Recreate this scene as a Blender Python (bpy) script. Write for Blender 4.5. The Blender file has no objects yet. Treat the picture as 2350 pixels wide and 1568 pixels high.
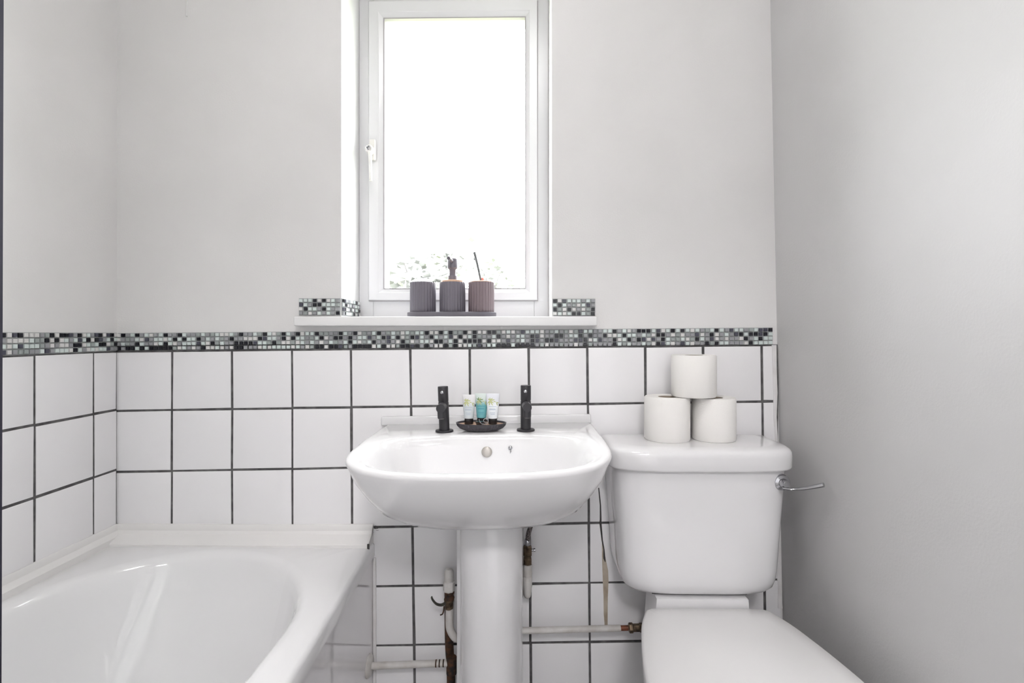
import bpy, bmesh, math, random
from mathutils import Vector, Matrix
random.seed(7)
SC = bpy.context.scene
COL = SC.collection
R = math.radians
PI = math.pi

# ------------------------------------------------------------------ camera
FPX, CU, HV = 1195.0, 1175.0, 767.0          # focal length in px, centre column, horizon row (2350x1568 frame)
PSI = math.atan(0.0167)                      # camera turned slightly to its left
CAM = Vector((0.0, -1.304, 1.05))
cam_d = bpy.data.cameras.new('camera'); cam_d.sensor_width = 36; cam_d.sensor_fit = 'HORIZONTAL'
cam_d.lens = FPX / 2350 * 36; cam_d.shift_y = -(784 - HV) / 2350; cam_d.clip_start = 0.02
cam = bpy.data.objects.new('camera', cam_d); COL.objects.link(cam)
cam.location = CAM; cam.rotation_euler = (PI / 2, 0, PSI); SC.camera = cam
FWD = Vector((-math.sin(PSI), math.cos(PSI), 0)); RGT = Vector((math.cos(PSI), math.sin(PSI), 0)); UP = Vector((0, 0, 1))
def ray(u, v): return FWD + RGT * ((u - CU) / FPX) + UP * ((HV - v) / FPX)
def PY(u, v, y=-0.004):                      # pixel -> point on the plane Y = y
    d = ray(u, v); return CAM + d * ((y - CAM.y) / d.y)
def PX(u, v, x):                             # pixel -> point on the plane X = x
    d = ray(u, v); return CAM + d * ((x - CAM.x) / d.x)

# ------------------------------------------------------------------ world, exposure
wd = bpy.data.worlds.new('world'); SC.world = wd; wd.use_nodes = True
bg = wd.node_tree.nodes['Background']; bg.inputs[0].default_value = (0.985, 0.985, 1.0, 1); bg.inputs[1].default_value = 6.0
vs = SC.view_settings; vs.view_transform = 'Standard'; vs.look = 'None'; vs.gamma = 1.0; vs.use_curve_mapping = False
vs.exposure = 1.76
CEIL_FILL, HALL_FILL = 7.6, 19.0             # radiance of two unseen ceiling lamps, assumed sources of the room light

# ------------------------------------------------------------------ materials
def mat(name, col, rough=0.5, metal=0.0, var=None, vscale=6.0, bump=0.0, bscale=120.0, coat=0.0, emit=None, spec=0.5, vdetail=3.0, bdist=0.002, ramp=(0.4, 0.65)):
    m = bpy.data.materials.new(name); m.use_nodes = True
    nt = m.node_tree; b = nt.nodes['Principled BSDF']
    b.inputs['Base Color'].default_value = (*col, 1); b.inputs['Roughness'].default_value = rough
    b.inputs['Metallic'].default_value = metal; b.inputs['Specular IOR Level'].default_value = spec
    if coat: b.inputs['Coat Weight'].default_value = coat; b.inputs['Coat Roughness'].default_value = 0.05
    tc = nt.nodes.new('ShaderNodeTexCoord')
    if var:
        n = nt.nodes.new('ShaderNodeTexNoise'); n.inputs['Scale'].default_value = vscale; n.inputs['Detail'].default_value = vdetail
        r = nt.nodes.new('ShaderNodeValToRGB'); r.color_ramp.elements[0].position, r.color_ramp.elements[1].position = ramp
        r.color_ramp.elements[0].color = (*col, 1); r.color_ramp.elements[1].color = (*var, 1)
        nt.links.new(tc.outputs['Object'], n.inputs['Vector']); nt.links.new(n.outputs['Fac'], r.inputs['Fac']); nt.links.new(r.outputs['Color'], b.inputs['Base Color'])
    if bump:
        n2 = nt.nodes.new('ShaderNodeTexNoise'); n2.inputs['Scale'].default_value = bscale; n2.inputs['Detail'].default_value = 2
        bp = nt.nodes.new('ShaderNodeBump'); bp.inputs['Strength'].default_value = bump; bp.inputs['Distance'].default_value = bdist
        nt.links.new(tc.outputs['Object'], n2.inputs['Vector']); nt.links.new(n2.outputs['Fac'], bp.inputs['Height']); nt.links.new(bp.outputs['Normal'], b.inputs['Normal'])
    if emit: b.inputs['Emission Color'].default_value = (*emit[:3], 1); b.inputs['Emission Strength'].default_value = emit[3]
    return m
M = {}
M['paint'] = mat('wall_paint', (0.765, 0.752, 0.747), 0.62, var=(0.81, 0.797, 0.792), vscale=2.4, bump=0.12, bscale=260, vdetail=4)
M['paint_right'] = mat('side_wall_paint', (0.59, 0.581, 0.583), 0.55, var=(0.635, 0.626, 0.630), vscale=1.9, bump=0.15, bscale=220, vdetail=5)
M['white_paint'] = mat('white_gloss_paint', (0.84, 0.835, 0.835), 0.35)
M['ceiling'] = mat('ceiling_paint', (0.84, 0.84, 0.85), 0.8)
M['floor'] = mat('vinyl_floor', (0.24, 0.23, 0.23), 0.4, var=(0.30, 0.285, 0.285), vscale=8)
M['hall'] = mat('hall_paint', (0.76, 0.76, 0.775), 0.7)
M['tile'] = mat('white_glazed_tile', (0.875, 0.862, 0.875), 0.13, var=(0.895, 0.884, 0.896), vscale=3, bump=0.03, bscale=9, bdist=0.004)
M['grout'] = mat('dark_grey_grout', (0.075, 0.072, 0.074), 0.8, var=(0.15, 0.145, 0.145), vscale=40)
M['upvc'] = mat('white_upvc', (0.71, 0.705, 0.72), 0.28)
M['handle'] = mat('cream_enamel', (0.72, 0.70, 0.675), 0.3)
M['gasket'] = mat('gasket_and_shadow_grey', (0.40, 0.375, 0.39), 0.6)
M['ceramic'] = mat('white_ceramic', (0.795, 0.787, 0.797), 0.07, coat=0.3)
M['acrylic'] = mat('white_bath_acrylic', (0.82, 0.815, 0.822), 0.06, coat=0.3)
M['panel'] = mat('bath_panel_acrylic', (0.84, 0.825, 0.84), 0.05, coat=0.6)
M['seat'] = mat('white_seat_plastic', (0.765, 0.755, 0.755), 0.22)
M['strip'] = mat('offwhite_plastic_strip', (0.81, 0.795, 0.785), 0.38)
M['silicone'] = mat('white_silicone', (0.80, 0.785, 0.785), 0.5, var=(0.74, 0.72, 0.715), vscale=30)
M['old_sealant'] = mat('yellowed_sealant', (0.50, 0.44, 0.36), 0.6, var=(0.36, 0.29, 0.22), vscale=25)
M['dark_line'] = mat('black_mould_and_lines', (0.05, 0.045, 0.045), 0.8)
M['matt_black'] = mat('matt_black_metal', (0.035, 0.033, 0.038), 0.42, metal=0.2)
M['chrome'] = mat('chrome', (0.45, 0.45, 0.47), 0.12, metal=1.0)
M['brushed'] = mat('dull_overflow_chrome', (0.50, 0.47, 0.44), 0.45, metal=0.6)
M['paper'] = mat('toilet_paper', (0.89, 0.87, 0.845), 0.9, bump=0.3, bscale=400, bdist=0.001)
M['card'] = mat('brown_card_core', (0.38, 0.32, 0.26), 0.9)
M['hazed'] = mat('hazed_dark_resin', (0.17, 0.155, 0.185), 0.4)  # window flare over the dark sill set is mixed into these greys
M['hazed_warm'] = mat('hazed_mauve_resin', (0.215, 0.165, 0.18), 0.4)
M['hazed_tray'] = mat('hazed_tray_resin', (0.15, 0.14, 0.165), 0.45)
M['bamboo'] = mat('pale_bamboo', (0.74, 0.50, 0.36), 0.5, var=(0.66, 0.43, 0.30), vscale=50)
M['pink'] = mat('coral_plastic', (0.72, 0.20, 0.16), 0.4)
M['brush'] = mat('grey_brush_handle', (0.16, 0.165, 0.17), 0.4)
M['dish'] = mat('ribbed_dark_dish', (0.045, 0.04, 0.048), 0.35)
M['white_pipe'] = mat('painted_pipe', (0.66, 0.64, 0.62), 0.5, var=(0.56, 0.53, 0.50), vscale=30)
M['rust'] = mat('rusty_metal', (0.10, 0.045, 0.022), 0.7, metal=0.3, var=(0.025, 0.02, 0.018), vscale=70, bump=0.6, bscale=200)
M['copper'] = mat('corroded_copper', (0.22, 0.075, 0.04), 0.5, metal=0.4, var=(0.08, 0.035, 0.02), vscale=60)
M['brass'] = mat('tarnished_brass', (0.20, 0.145, 0.095), 0.35, metal=0.8, var=(0.07, 0.05, 0.035), vscale=80)
M['braid'] = mat('braided_steel', (0.30, 0.27, 0.26), 0.35, metal=0.9, var=(0.09, 0.08, 0.08), vscale=400, vdetail=0)
M['lever_green'] = mat('tarnished_lever', (0.075, 0.072, 0.06), 0.5, metal=0.5)
M['cap_black'] = mat('black_plastic_cap', (0.018, 0.016, 0.018), 0.22)
M['navy'] = mat('dark_navy_aluminium', (0.032, 0.030, 0.050), 0.4, metal=0.3)
M['leaf_print'] = mat('olive_leaf_print', (0.50, 0.52, 0.24), 0.5)
M['leaf_dark'] = mat('green_leaf_print', (0.20, 0.30, 0.12), 0.5)
M['ink_blue'] = mat('blue_grey_print', (0.36, 0.42, 0.55), 0.5)
M['ink_teal'] = mat('dark_teal_print', (0.05, 0.25, 0.33), 0.5)
M['bark'] = mat('bark', (0.085, 0.08, 0.078), 0.9)
M['foliage'] = mat('pale_garden_leaf', (0.145, 0.148, 0.14), 0.6)
M['lawn'] = mat('garden_lawn', (0.16, 0.19, 0.09), 0.9)
M['lamp'] = mat('assumed_lamp_diffuser', (0.9, 0.9, 0.9), 0.5, emit=(1.0, 0.972, 0.968, CEIL_FILL))
M['hall_fill'] = mat('assumed_hall_diffuser', (0.9, 0.9, 0.9), 0.5, emit=(1.0, 0.975, 0.975, HALL_FILL))
MOS = [mat('mosaic_black', (0.012, 0.012, 0.018), 0.15), mat('mosaic_pale_sage', (0.66, 0.73, 0.71), 0.15), mat('mosaic_pale_grey', (0.70, 0.69, 0.68), 0.15),
       mat('mosaic_mid_grey', (0.33, 0.335, 0.35), 0.25), mat('mosaic_grey_green', (0.35, 0.385, 0.375), 0.25), mat('mosaic_slate', (0.075, 0.075, 0.10), 0.2)]
MOSW = [24, 22, 17, 20, 10, 6]
M['mosaic_grout'] = mat('mosaic_grout', (0.32, 0.335, 0.34), 0.85, var=(0.40, 0.41, 0.41), vscale=20)
def glass_mat(name, tint, gloss):            # thin pane: see-through with a faint mirror reflection
    m = bpy.data.materials.new(name); m.use_nodes = True; nt = m.node_tree; nt.nodes.clear()
    o = nt.nodes.new('ShaderNodeOutputMaterial'); t = nt.nodes.new('ShaderNodeBsdfTransparent'); g = nt.nodes.new('ShaderNodeBsdfGlossy')
    t.inputs[0].default_value = (*tint, 1); g.inputs['Roughness'].default_value = 0.02
    mx = nt.nodes.new('ShaderNodeMixShader'); mx.inputs[0].default_value = gloss
    nt.links.new(t.outputs[0], mx.inputs[1]); nt.links.new(g.outputs[0], mx.inputs[2]); nt.links.new(mx.outputs[0], o.inputs[0]); return m
M['glass'] = glass_mat('window_glass', (0.97, 0.985, 0.98), 0.05)
def tube_mat(name, body, top, zs):           # printed plastic tube: body colour fading to a pale top
    m = bpy.data.materials.new(name); m.use_nodes = True; nt = m.node_tree; b = nt.nodes['Principled BSDF']; b.inputs['Roughness'].default_value = 0.35
    tc = nt.nodes.new('ShaderNodeTexCoord'); s = nt.nodes.new('ShaderNodeSeparateXYZ'); mr = nt.nodes.new('ShaderNodeMapRange'); mr.inputs[1].default_value, mr.inputs[2].default_value = zs
    r = nt.nodes.new('ShaderNodeValToRGB'); r.color_ramp.elements[0].color = (*body, 1); r.color_ramp.elements[1].color = (*top, 1)
    nt.links.new(tc.outputs['Object'], s.inputs[0]); nt.links.new(s.outputs['Z'], mr.inputs[0]); nt.links.new(mr.outputs[0], r.inputs[0]); nt.links.new(r.outputs[0], b.inputs['Base Color']); return m

# ------------------------------------------------------------------ mesh helpers: all return (verts, faces) in world space
def merge(*parts):
    V, F = [], []
    for v, f in parts:
        k = len(V); V += [tuple(p) for p in v]; F += [tuple(i + k for i in q) for q in f]
    return V, F
def box(x0, x1, y0, y1, z0, z1, bev=0.0, seg=2):
    bm = bmesh.new(); bmesh.ops.create_cube(bm, size=1)
    for v in bm.verts: v.co = Vector(((x0 + x1) / 2 + v.co.x * (x1 - x0), (y0 + y1) / 2 + v.co.y * (y1 - y0), (z0 + z1) / 2 + v.co.z * (z1 - z0)))
    if bev: bmesh.ops.bevel(bm, geom=bm.edges[:], offset=bev, segments=seg, profile=0.5, affect='EDGES')
    bm.verts.index_update(); V = [v.co.copy() for v in bm.verts]; F = [tuple(v.index for v in f.verts) for f in bm.faces]; bm.free(); return V, F
def loft(rings, cap0=True, cap1=True, closed=True):
    n = len(rings[0]); V = [Vector(p) for r in rings for p in r]; F = []
    for i in range(len(rings) - 1):
        for j in range(n if closed else n - 1):
            k = (j + 1) % n; F.append((i * n + j, i * n + k, (i + 1) * n + k, (i + 1) * n + j))
    def cap(i0, rev):
        c = sum((V[i0 + j] for j in range(n)), Vector()) / n; V.append(c); ci = len(V) - 1
        for j in range(n):
            t = (i0 + j, i0 + (j + 1) % n, ci); F.append(t if rev else t[::-1])
    if cap0: cap(0, False)
    if cap1: cap((len(rings) - 1) * n, True)
    return V, F
def frame_of(axis):
    w = Vector(axis).normalized(); a = Vector((0, 0, 1)) if abs(w.z) < 0.9 else Vector((1, 0, 0))
    u = a.cross(w).normalized(); return u, w.cross(u), w
def lathe(prof, c, axis=(0, 0, 1), n=28, caps=(True, True), rib=None):   # prof: [(radius, height along axis)]
    u, v, w = frame_of(axis); c = Vector(c); rings = []
    for r, h in prof:
        ring = []
        for j in range(n):
            a = 2 * PI * j / n; rr = r * (rib(a) if rib else 1.0)
            ring.append(c + w * h + u * (rr * math.cos(a)) + v * (rr * math.sin(a)))
        rings.append(ring)
    return loft(rings, *caps)
def crom(pts, n=8):
    P = [Vector(p) for p in pts]; P = [P[0] * 2 - P[1]] + P + [P[-1] * 2 - P[-2]]; out = []
    for i in range(1, len(P) - 2):
        a, b, c, d = P[i - 1:i + 3]
        for k in range(n):
            t = k / n; out.append(0.5 * ((2 * b) + (c - a) * t + (2 * a - 5 * b + 4 * c - d) * t * t + (3 * b - a - 3 * c + d) * t ** 3))
    out.append(P[-2].copy()); return out
def tube(pts, r, n=14, smooth=6, flat=None):
    P = crom(pts, smooth) if smooth and len(pts) > 2 else [Vector(p) for p in pts]
    if smooth and len(pts) == 2: P = [P[0].lerp(P[1], k / 4) for k in range(5)]
    rs = r if callable(r) else (lambda t: r); rings = []; u = None
    for i, p in enumerate(P):
        t = (P[min(i + 1, len(P) - 1)] - P[max(i - 1, 0)]).normalized()
        if u is None: u = frame_of(t)[0]
        u = (u - t * u.dot(t)).normalized(); w = t.cross(u); q = rs(i / (len(P) - 1))
        fu, fw = (1, 1) if flat is None else flat
        rings.append([p + u * (q * fu * math.cos(2 * PI * j / n)) + w * (q * fw * math.sin(2 * PI * j / n)) for j in range(n)])
    return loft(rings)
def xform(vf, m, piv=(0, 0, 0)):
    piv = Vector(piv); return [m @ (Vector(p) - piv) + piv for p in vf[0]], vf[1]
def sphere(c, r, n=10, m=6):
    return lathe([(max(r * math.sin(PI * k / m), 1e-5), -r * math.cos(PI * k / m)) for k in range(m + 1)], c, n=n, caps=(False, False))

ORG = {}
def finish(o, parent, loc):
    COL.objects.link(o); o.location = loc
    if parent is not None: o.parent = parent
def ob(name, vf, m, parent=None, smooth=None, label=None, origin=None):
    """one mesh object; world-space vertices; origin defaults to the parent's"""
    og = Vector(origin) if origin is not None else (ORG[parent.name] if parent is not None else Vector())
    me = bpy.data.meshes.new(name); me.from_pydata([tuple(Vector(p) - og) for p in vf[0]], [], vf[1])
    mats = m if isinstance(m, (list, tuple)) else [m]
    for x in mats: me.materials.append(x)
    bm = bmesh.new(); bm.from_mesh(me); bmesh.ops.recalc_face_normals(bm, faces=bm.faces[:]); bm.to_mesh(me); bm.free()
    if smooth:
        me.shade_smooth(); me.set_sharp_from_angle(angle=R(smooth))
    o = bpy.data.objects.new(name, me); finish(o, parent, og - (ORG[parent.name] if parent is not None else Vector())); ORG[o.name] = og
    if label: o['label'] = label
    return o
def thing(name, label, cat, loc, group=None):
    o = bpy.data.objects.new(name, None); COL.objects.link(o); o.location = loc; o.empty_display_size = 0.05; ORG[o.name] = Vector(loc)
    return tag(o, label, cat, group)
def tag(o, label, cat, group=None):
    o['label'] = label; o['category'] = cat
    if group: o['group'] = group
    return o
def struct(name, vf, m, label=None, smooth=None, parent=None):
    o = ob(name, vf, m, parent, smooth); o['kind'] = 'structure'
    if label: o['label'] = label
    return o

# ================================================================== the room
XL, YF, ZC = -1.024, -1.74, 2.36             # left wall, front wall, ceiling
def XR(z): return 0.657 - 0.0197 * z         # the right wall leans in slightly
WX0, WX1, WZ0, WZ1, WT = -0.4516, 0.0775, 1.072, 2.03, 0.143   # window opening, depth to the frame
struct('floor', box(-1.3, 1.3, -3.4, 0.25, -0.1, 0), M['floor'], 'grey vinyl bathroom floor')
struct('ceiling', box(-1.3, 1.3, -3.4, 0.25, ZC, ZC + 0.1), M['ceiling'], 'white painted ceiling')
def wall_with_hole(x0, x1, z0, z1, hx0, hx1, hz0, hz1, y0, y1):
    xs, zs = [x0, hx0, hx1, x1], [z0, hz0, hz1, z1]; V, F = [], []
    for y in (y0, y1):
        for z in zs:
            for x in xs: V.append((x, y, z))
    for s in (0, 16):
        for i in range(3):
            for j in range(3):
                if (i, j) != (1, 1): F.append((s + i * 4 + j, s + i * 4 + j + 1, s + i * 4 + j + 5, s + i * 4 + j + 4))
    hole = [5, 6, 10, 9]; n0 = len(F)
    for k in range(4): a, b = hole[k], hole[(k + 1) % 4]; F.append((a, b, b + 16, a + 16))
    n1 = len(F)
    rim = [0, 3, 15, 12]
    for k in range(4): a, b = rim[k], rim[(k + 1) % 4]; F.append((a, b, b + 16, a + 16))
    return (V, F), range(n0, n1)
(vf, reveal) = wall_with_hole(-1.25, 0.80, 0, ZC, WX0, WX1, WZ0, WZ1, 0.0, 0.25)
wall_back = struct('wall_back', vf, [M['paint'], M['white_paint']], 'pale grey painted end wall with white square tiles below')
for p in wall_back.data.polygons:            # white painted reveals
    if abs(p.normal.y) < 0.5 and WX0 - 1e-3 <= p.center.x <= WX1 + 1e-3 and WZ0 - 1e-3 <= p.center.z <= WZ1 + 1e-3: p.material_index = 1
wall_left = struct('wall_left', box(XL - 0.15, XL, YF - 0.1, 0, 0, ZC), M['paint'], 'pale grey painted wall with white tiles above the bath')
V, F = box(0, 1, YF - 0.1, 0.0, 0, ZC)
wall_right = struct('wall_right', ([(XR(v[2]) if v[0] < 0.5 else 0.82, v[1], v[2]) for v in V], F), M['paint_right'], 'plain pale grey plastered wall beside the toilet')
DX0, DX1, DZ = -0.26, 0.52, 2.02             # doorway behind the camera
(vf, _) = wall_with_hole(-1.2, 0.82, 0, ZC, DX0, DX1, 0.001, DZ, YF - 0.1, YF)
struct('wall_front', vf, M['paint'], 'pale grey painted wall with the doorway')
struct('wall_hall', merge(box(-1.3, 1.3, -3.4, -3.3, 0, ZC), box(-1.3, -1.2, -3.3, YF - 0.1, 0, ZC), box(1.2, 1.3, -3.3, YF - 0.1, 0, ZC), box(-1.2, -1.15, YF - 0.1, YF, 0, ZC)), M['hall'], 'cream hallway walls beyond the doorway')
def frame_rect(x0, x1, z0, z1, wl, wr, wt, wb, y0, y1, bev=0.0):   # four mitre-less members
    return merge(box(x0, x0 + wl, y0, y1, z0, z1, bev), box(x1 - wr, x1, y0, y1, z0, z1, bev), box(x0 + wl, x1 - wr, y0, y1, z1 - wt, z1, bev), *( [box(x0 + wl, x1 - wr, y0, y1, z0, z0 + wb, bev)] if wb else []))
door = bpy.data.objects.new('door_1', None); COL.objects.link(door); ORG['door_1'] = Vector(); door['kind'] = 'structure'
ob('door_frame', frame_rect(DX0 - 0.06, DX1 + 0.06, 0, DZ + 0.06, 0.06, 0.06, 0.06, 0, YF - 0.115, YF + 0.012), M['white_paint'], door)

# ---------------- white square tiles (positions of the joints read from the photo on the wall plane)
colT = [256, 396, 533.5, 671, 806, 942, 1078, 1213, 1348, 1480, 1613, 1747, 1776]     # at row 800
colB = [252, 394, 533.5, 672.5, 810, 951, 1083, 1217.5, 1353.5, 1489, 1621, 1756, 1793]   # at row 1480
rowL = [806, 943, 1083, 1220, 1356, 1491, 1627, 1727]                                 # at column 256
rowR = [791, 921, 1058, 1193, 1330, 1466, 1602, 1727]                                 # at column 1780
def joint(c, r):
    x0, x1 = colT[c], colB[c]; y0, y1 = rowL[r], rowR[r]; u = x0
    for _ in range(6):
        v = y0 + (y1 - y0) * (u - 256) / 1524; u = x0 + (x1 - x0) * (v - 800) / 680
    return u, v
def tile_mesh(q, nrm, up_h=0.0026, bev=0.0014):      # q: four corners on the wall, nrm: outward; a shallow pillowed tile
    c = sum(q, Vector()) / 4
    def ins(k, h): return [p + (c - p).normalized() * k * 1.414 + nrm * h for p in q]
    return loft([q, ins(0.0, up_h * 0.55), ins(bev * 0.35, up_h * 0.88), ins(bev, up_h)], cap0=False)
def jit(s=0.0008): return random.uniform(-s, s)
nY = Vector((0, -1, 0)); HG = 0.0029
for c in range(len(colT) - 1):
    for r in range(len(rowL) - 1):
        if r >= 3 and c < 4: continue                       # hidden behind the bath
        q = [PY(*joint(c + a, r + b), -0.0015) for a, b in ((0, 1), (1, 1), (1, 0), (0, 0))]
        last = c == len(colT) - 2
        g0 = 0.004 if r == 0 else HG
        dx0, dx1 = (0.0075 if c == 0 else HG), (0.0005 if last else HG)
        sx, sz = (dx0, -dx1, -dx1, dx0), (HG, HG, -g0, -g0)
        if r == len(rowL) - 2: sz = (0.0, 0.0, -g0, -g0)
        q = [p + Vector((sx[k] + jit(), 0, sz[k] + jit())) for k, p in enumerate(q)]
        if min(p.z for p in q) < 0.001:
            for p in q: p.z = max(p.z, 0.0015)
        ob('tile', tile_mesh(q, nY), M['tile'], wall_back, 25, origin=sum(q, Vector()) / 4)
z0g = PY(256, 806).z
ob('grout', box(XL, XR(0.9) - 0.001, -0.0022, 0.0, 0.0, PY(1776, 790).z - 0.001), M['grout'], wall_back)
# left wall: joints on X = XL
yl = [0.0]
y1, y2 = PX(212, 900, XL).y, PX(76, 950, XL).y; st = y1 - y2
yl = [-0.0045, y1] + [y1 - st * k for k in range(1, 12)]
zl = [PX(130, 811, XL).z, PX(130, 966, XL).z, PX(130, 1124, XL).z, PX(130, 1124, XL).z * 2 - PX(130, 966, XL).z]
nX = Vector((1, 0, 0)); x0 = XL + 0.0015
sl = 0.012                                                    # courses run slightly off level
for i in range(len(yl) - 1):
    for r in range(3):
        ya, yb = yl[i] - HG, max(yl[i + 1], YF) + HG
        if ya - yb < 0.01: continue
        z1 = zl[r] - (0.004 if r == 0 else HG); z2 = zl[r + 1] + HG
        q = [Vector((x0, ya + jit(), z2 + jit() + sl * 0)), Vector((x0, yb + jit(), z2 + jit())), Vector((x0, yb + jit(), z1 + jit())), Vector((x0, ya + jit(), z1 + jit()))]
        ob('tile', tile_mesh(q, nX), M['tile'], wall_left, 25, origin=sum(q, Vector()) / 4)
ob('grout', box(XL, XL + 0.0022, YF, 0.0, 0.40, zl[0] - 0.001), M['grout'], wall_left)

# ---------------- mosaic borders
MSH = {}
def mosaic_mesh(k):                           # unit chip lying on the XZ plane, facing -Y; shared by all chips of one colour
    if k not in MSH:
        q = [Vector((-.5, 0, -.5)), Vector((.5, 0, -.5)), Vector((.5, 0, .5)), Vector((-.5, 0, .5))]
        V, F = loft([q, [p + Vector((0, -0.7, 0)) for p in q], [p * 0.9 + Vector((0, -1, 0)) for p in q]], cap0=False)
        me = bpy.data.meshes.new('mosaic_tile'); me.from_pydata([tuple(v) for v in V], [], F); me.materials.append(MOS[k])
        bm = bmesh.new(); bm.from_mesh(me); bmesh.ops.recalc_face_normals(bm, faces=bm.faces[:]); bm.to_mesh(me); bm.free()
        MSH[k] = me
    return MSH[k]
def mosaic(host, spots, limit=300):
    """spots: (centre, width dir*width, up dir*height, normal)"""
    og = ORG[host.name]; extra = ([], [], [])
    for n, (c, wv, hv, nv) in enumerate(spots):
        k = random.choices(range(6), MOSW)[0]
        m = Matrix((wv, -nv * 0.0034, hv)).transposed()
        if n < limit:
            o = bpy.data.objects.new('mosaic_tile', mosaic_mesh(k)); COL.objects.link(o); o.parent = host
            o.matrix_local = Matrix.Translation(c - og) @ m.to_4x4()
        else:
            b = len(extra[0]); me = mosaic_mesh(k)
            extra[0].extend(tuple(c + m @ v.co) for v in me.vertices); extra[1].extend(tuple(i + b for i in p.vertices) for p in me.polygons); extra[2].extend([k] * len(me.polygons))
    if extra[0]:
        o = ob('mosaic_tiles', (extra[0], extra[1]), MOS, host); o['kind'] = 'stuff'
        for p, k in zip(o.data.polygons, extra[2]): p.material_index = k
def strip_spots(A, B, C, D, nc, nr, nv, fill=0.74, drop=None):   # quad TL, TR, BR, BL
    out = []
    for i in range(nc):
        for j in range(nr):
            s, t = (i + .5) / nc, (j + .5) / nr
            c = (A.lerp(B, s)).lerp(D.lerp(C, s), t); w = (B - A) / nc; h = (A - D) / nr
            if drop and drop(i, j): continue
            f = fill * random.uniform(0.95, 1.06); a = random.uniform(-0.03, 0.03)
            out.append((c + w * random.uniform(-.03, .03) + h * random.uniform(-.03, .03), w * f + h * f * a, h * f - w * f * a, nv))
    return out
yM = -0.0022
A, B, C, D = PY(257, 765, yM), PY(1773, 752, yM), PY(1773, 791.5, yM), PY(257, 805.5, yM)
def slab(A, B, C, D, nv, th): return loft([[p - nv * 0.0 for p in (A, B, C, D)], [p - nv * th for p in (A, B, C, D)]])
trim_1 = struct('trim_1', slab(A, B, C, D, nY, 0.0022), M['mosaic_grout'], 'grey and black glass mosaic border along the end wall')
mosaic(trim_1, strip_spots(A, B, C, D, 138, 4, nY))
xM = XL + 0.0022
A, B = Vector((xM, YF, PX(130, 761.5, XL).z)), Vector((xM, -0.003, PX(250, 764, XL).z))
D, C = Vector((xM, YF, PX(130, 810.5, XL).z)), Vector((xM, -0.003, PX(250, 806, XL).z))
trim_2 = struct('trim_2', slab(A, B, C, D, nX, 0.0022), M['mosaic_grout'], 'grey and black glass mosaic border along the bath wall')
sp = strip_spots(A, B, C, D, 146, 4, nX); sp.sort(key=lambda s: -s[0].y)
mosaic(trim_2, sp, 180)
A, B, C, D = PY(686, 685, yM), PY(781, 685, yM), PY(781, 724, yM), PY(686, 724, yM)
trim_3 = struct('trim_3', slab(A, B, C, D, nY, 0.0022), M['mosaic_grout'], 'short mosaic strip on the sill wrapping into the window reveal')
mosaic(trim_3, strip_spots(A, B, C, D, 9, 4, nY))
xr = WX0 + 0.0022; A, B = Vector((xr, 0.0, A.z)), Vector((xr, WT - 0.004, A.z)); D, C = Vector((xr, 0.0, D.z)), Vector((xr, WT - 0.004, D.z))
trim_4 = struct('trim_4', slab(A, B, C, D, nX, 0.0022), M['mosaic_grout'], 'mosaic strip inside the sunlit window reveal')
mosaic(trim_4, strip_spots(A, B, C, D, 13, 4, nX))
A, B, C, D = PY(1268, 686, yM), PY(1366, 686, yM), PY(1366, 725, yM), PY(1268, 725, yM)
trim_5 = struct('trim_5', slab(A, B, C, D, nY, 0.0022), M['mosaic_grout'], 'short mosaic strip on the sill beside the bare wall')
mosaic(trim_5, strip_spots(A, B, C, D, 9, 4, nY))

# ---------------- window
win = bpy.data.objects.new('window_1', None); COL.objects.link(win); win.location = (-0.19, WT, 1.09); ORG['window_1'] = Vector((-0.19, WT, 1.09)); win['kind'] = 'structure'; win['label'] = 'white plastic casement window with bright sky outside'
y = WT
ob('window_frame', frame_rect(WX0, WX1, 1.085, WZ1, 0.040, 0.040, 0.065, 0.065, y, y + 0.07, 0.002), M['upvc'], win)
sx0, sx1, sz0, sz1 = -0.4215, 0.0460, 1.1435, 1.9725
gx0, gx1, gz0, gz1 = -0.3775, 0.0120, 1.1765, 1.9235
ys = y - 0.014
def rect(x0, x1, z0, z1, yy): return [Vector((x0, yy, z0)), Vector((x1, yy, z0)), Vector((x1, yy, z1)), Vector((x0, yy, z1))]
def inset(k, yy): return rect(sx0 + (gx0 - sx0) * k, sx1 + (gx1 - sx1) * k, sz0 + (gz0 - sz0) * k, sz1 + (gz1 - sz1) * k, yy)
sash = ob('sash', loft([inset(0.0, y + 0.045), inset(0.0, ys + 0.003), inset(0.05, ys), inset(0.62, ys), inset(0.66, ys + 0.0015), inset(0.95, ys + 0.005), inset(1.0, ys + 0.016), inset(1.0, y + 0.045)], False, False), M['upvc'], win)
ob('gasket', merge(frame_rect(gx0 - 0.0032, gx1 + 0.0022, gz0 - 0.0008, gz1 + 0.0032, 0.0036, 0.0024, 0.0030, 0.0010, ys + 0.0035, ys + 0.0155)), M['gasket'], sash)
ob('sash_shadow_gap', merge(frame_rect(sx0 - 0.0022, sx1 + 0.0022, sz0 - 0.0022, sz1 + 0.0022, 0.0024, 0.0024, 0.0024, 0.0024, y - 0.0035, y + 0.01)), M['gasket'], win)  # grey strip standing in for the shadow gap round the sash
ob('pane', box(gx0 - 0.005, gx1 + 0.005, ys + 0.024, ys + 0.028, gz0 - 0.005, gz1 + 0.005), M['glass'], win)
hc = PY(856, 345, ys)
hd = ob('window_handle', box(hc.x - 0.009, hc.x + 0.009, ys - 0.010, ys, hc.z - 0.030, hc.z + 0.028, 0.004, 3), M['handle'], win, 40)
hx, hz = hc.x - 0.003, hc.z - 0.006
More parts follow.
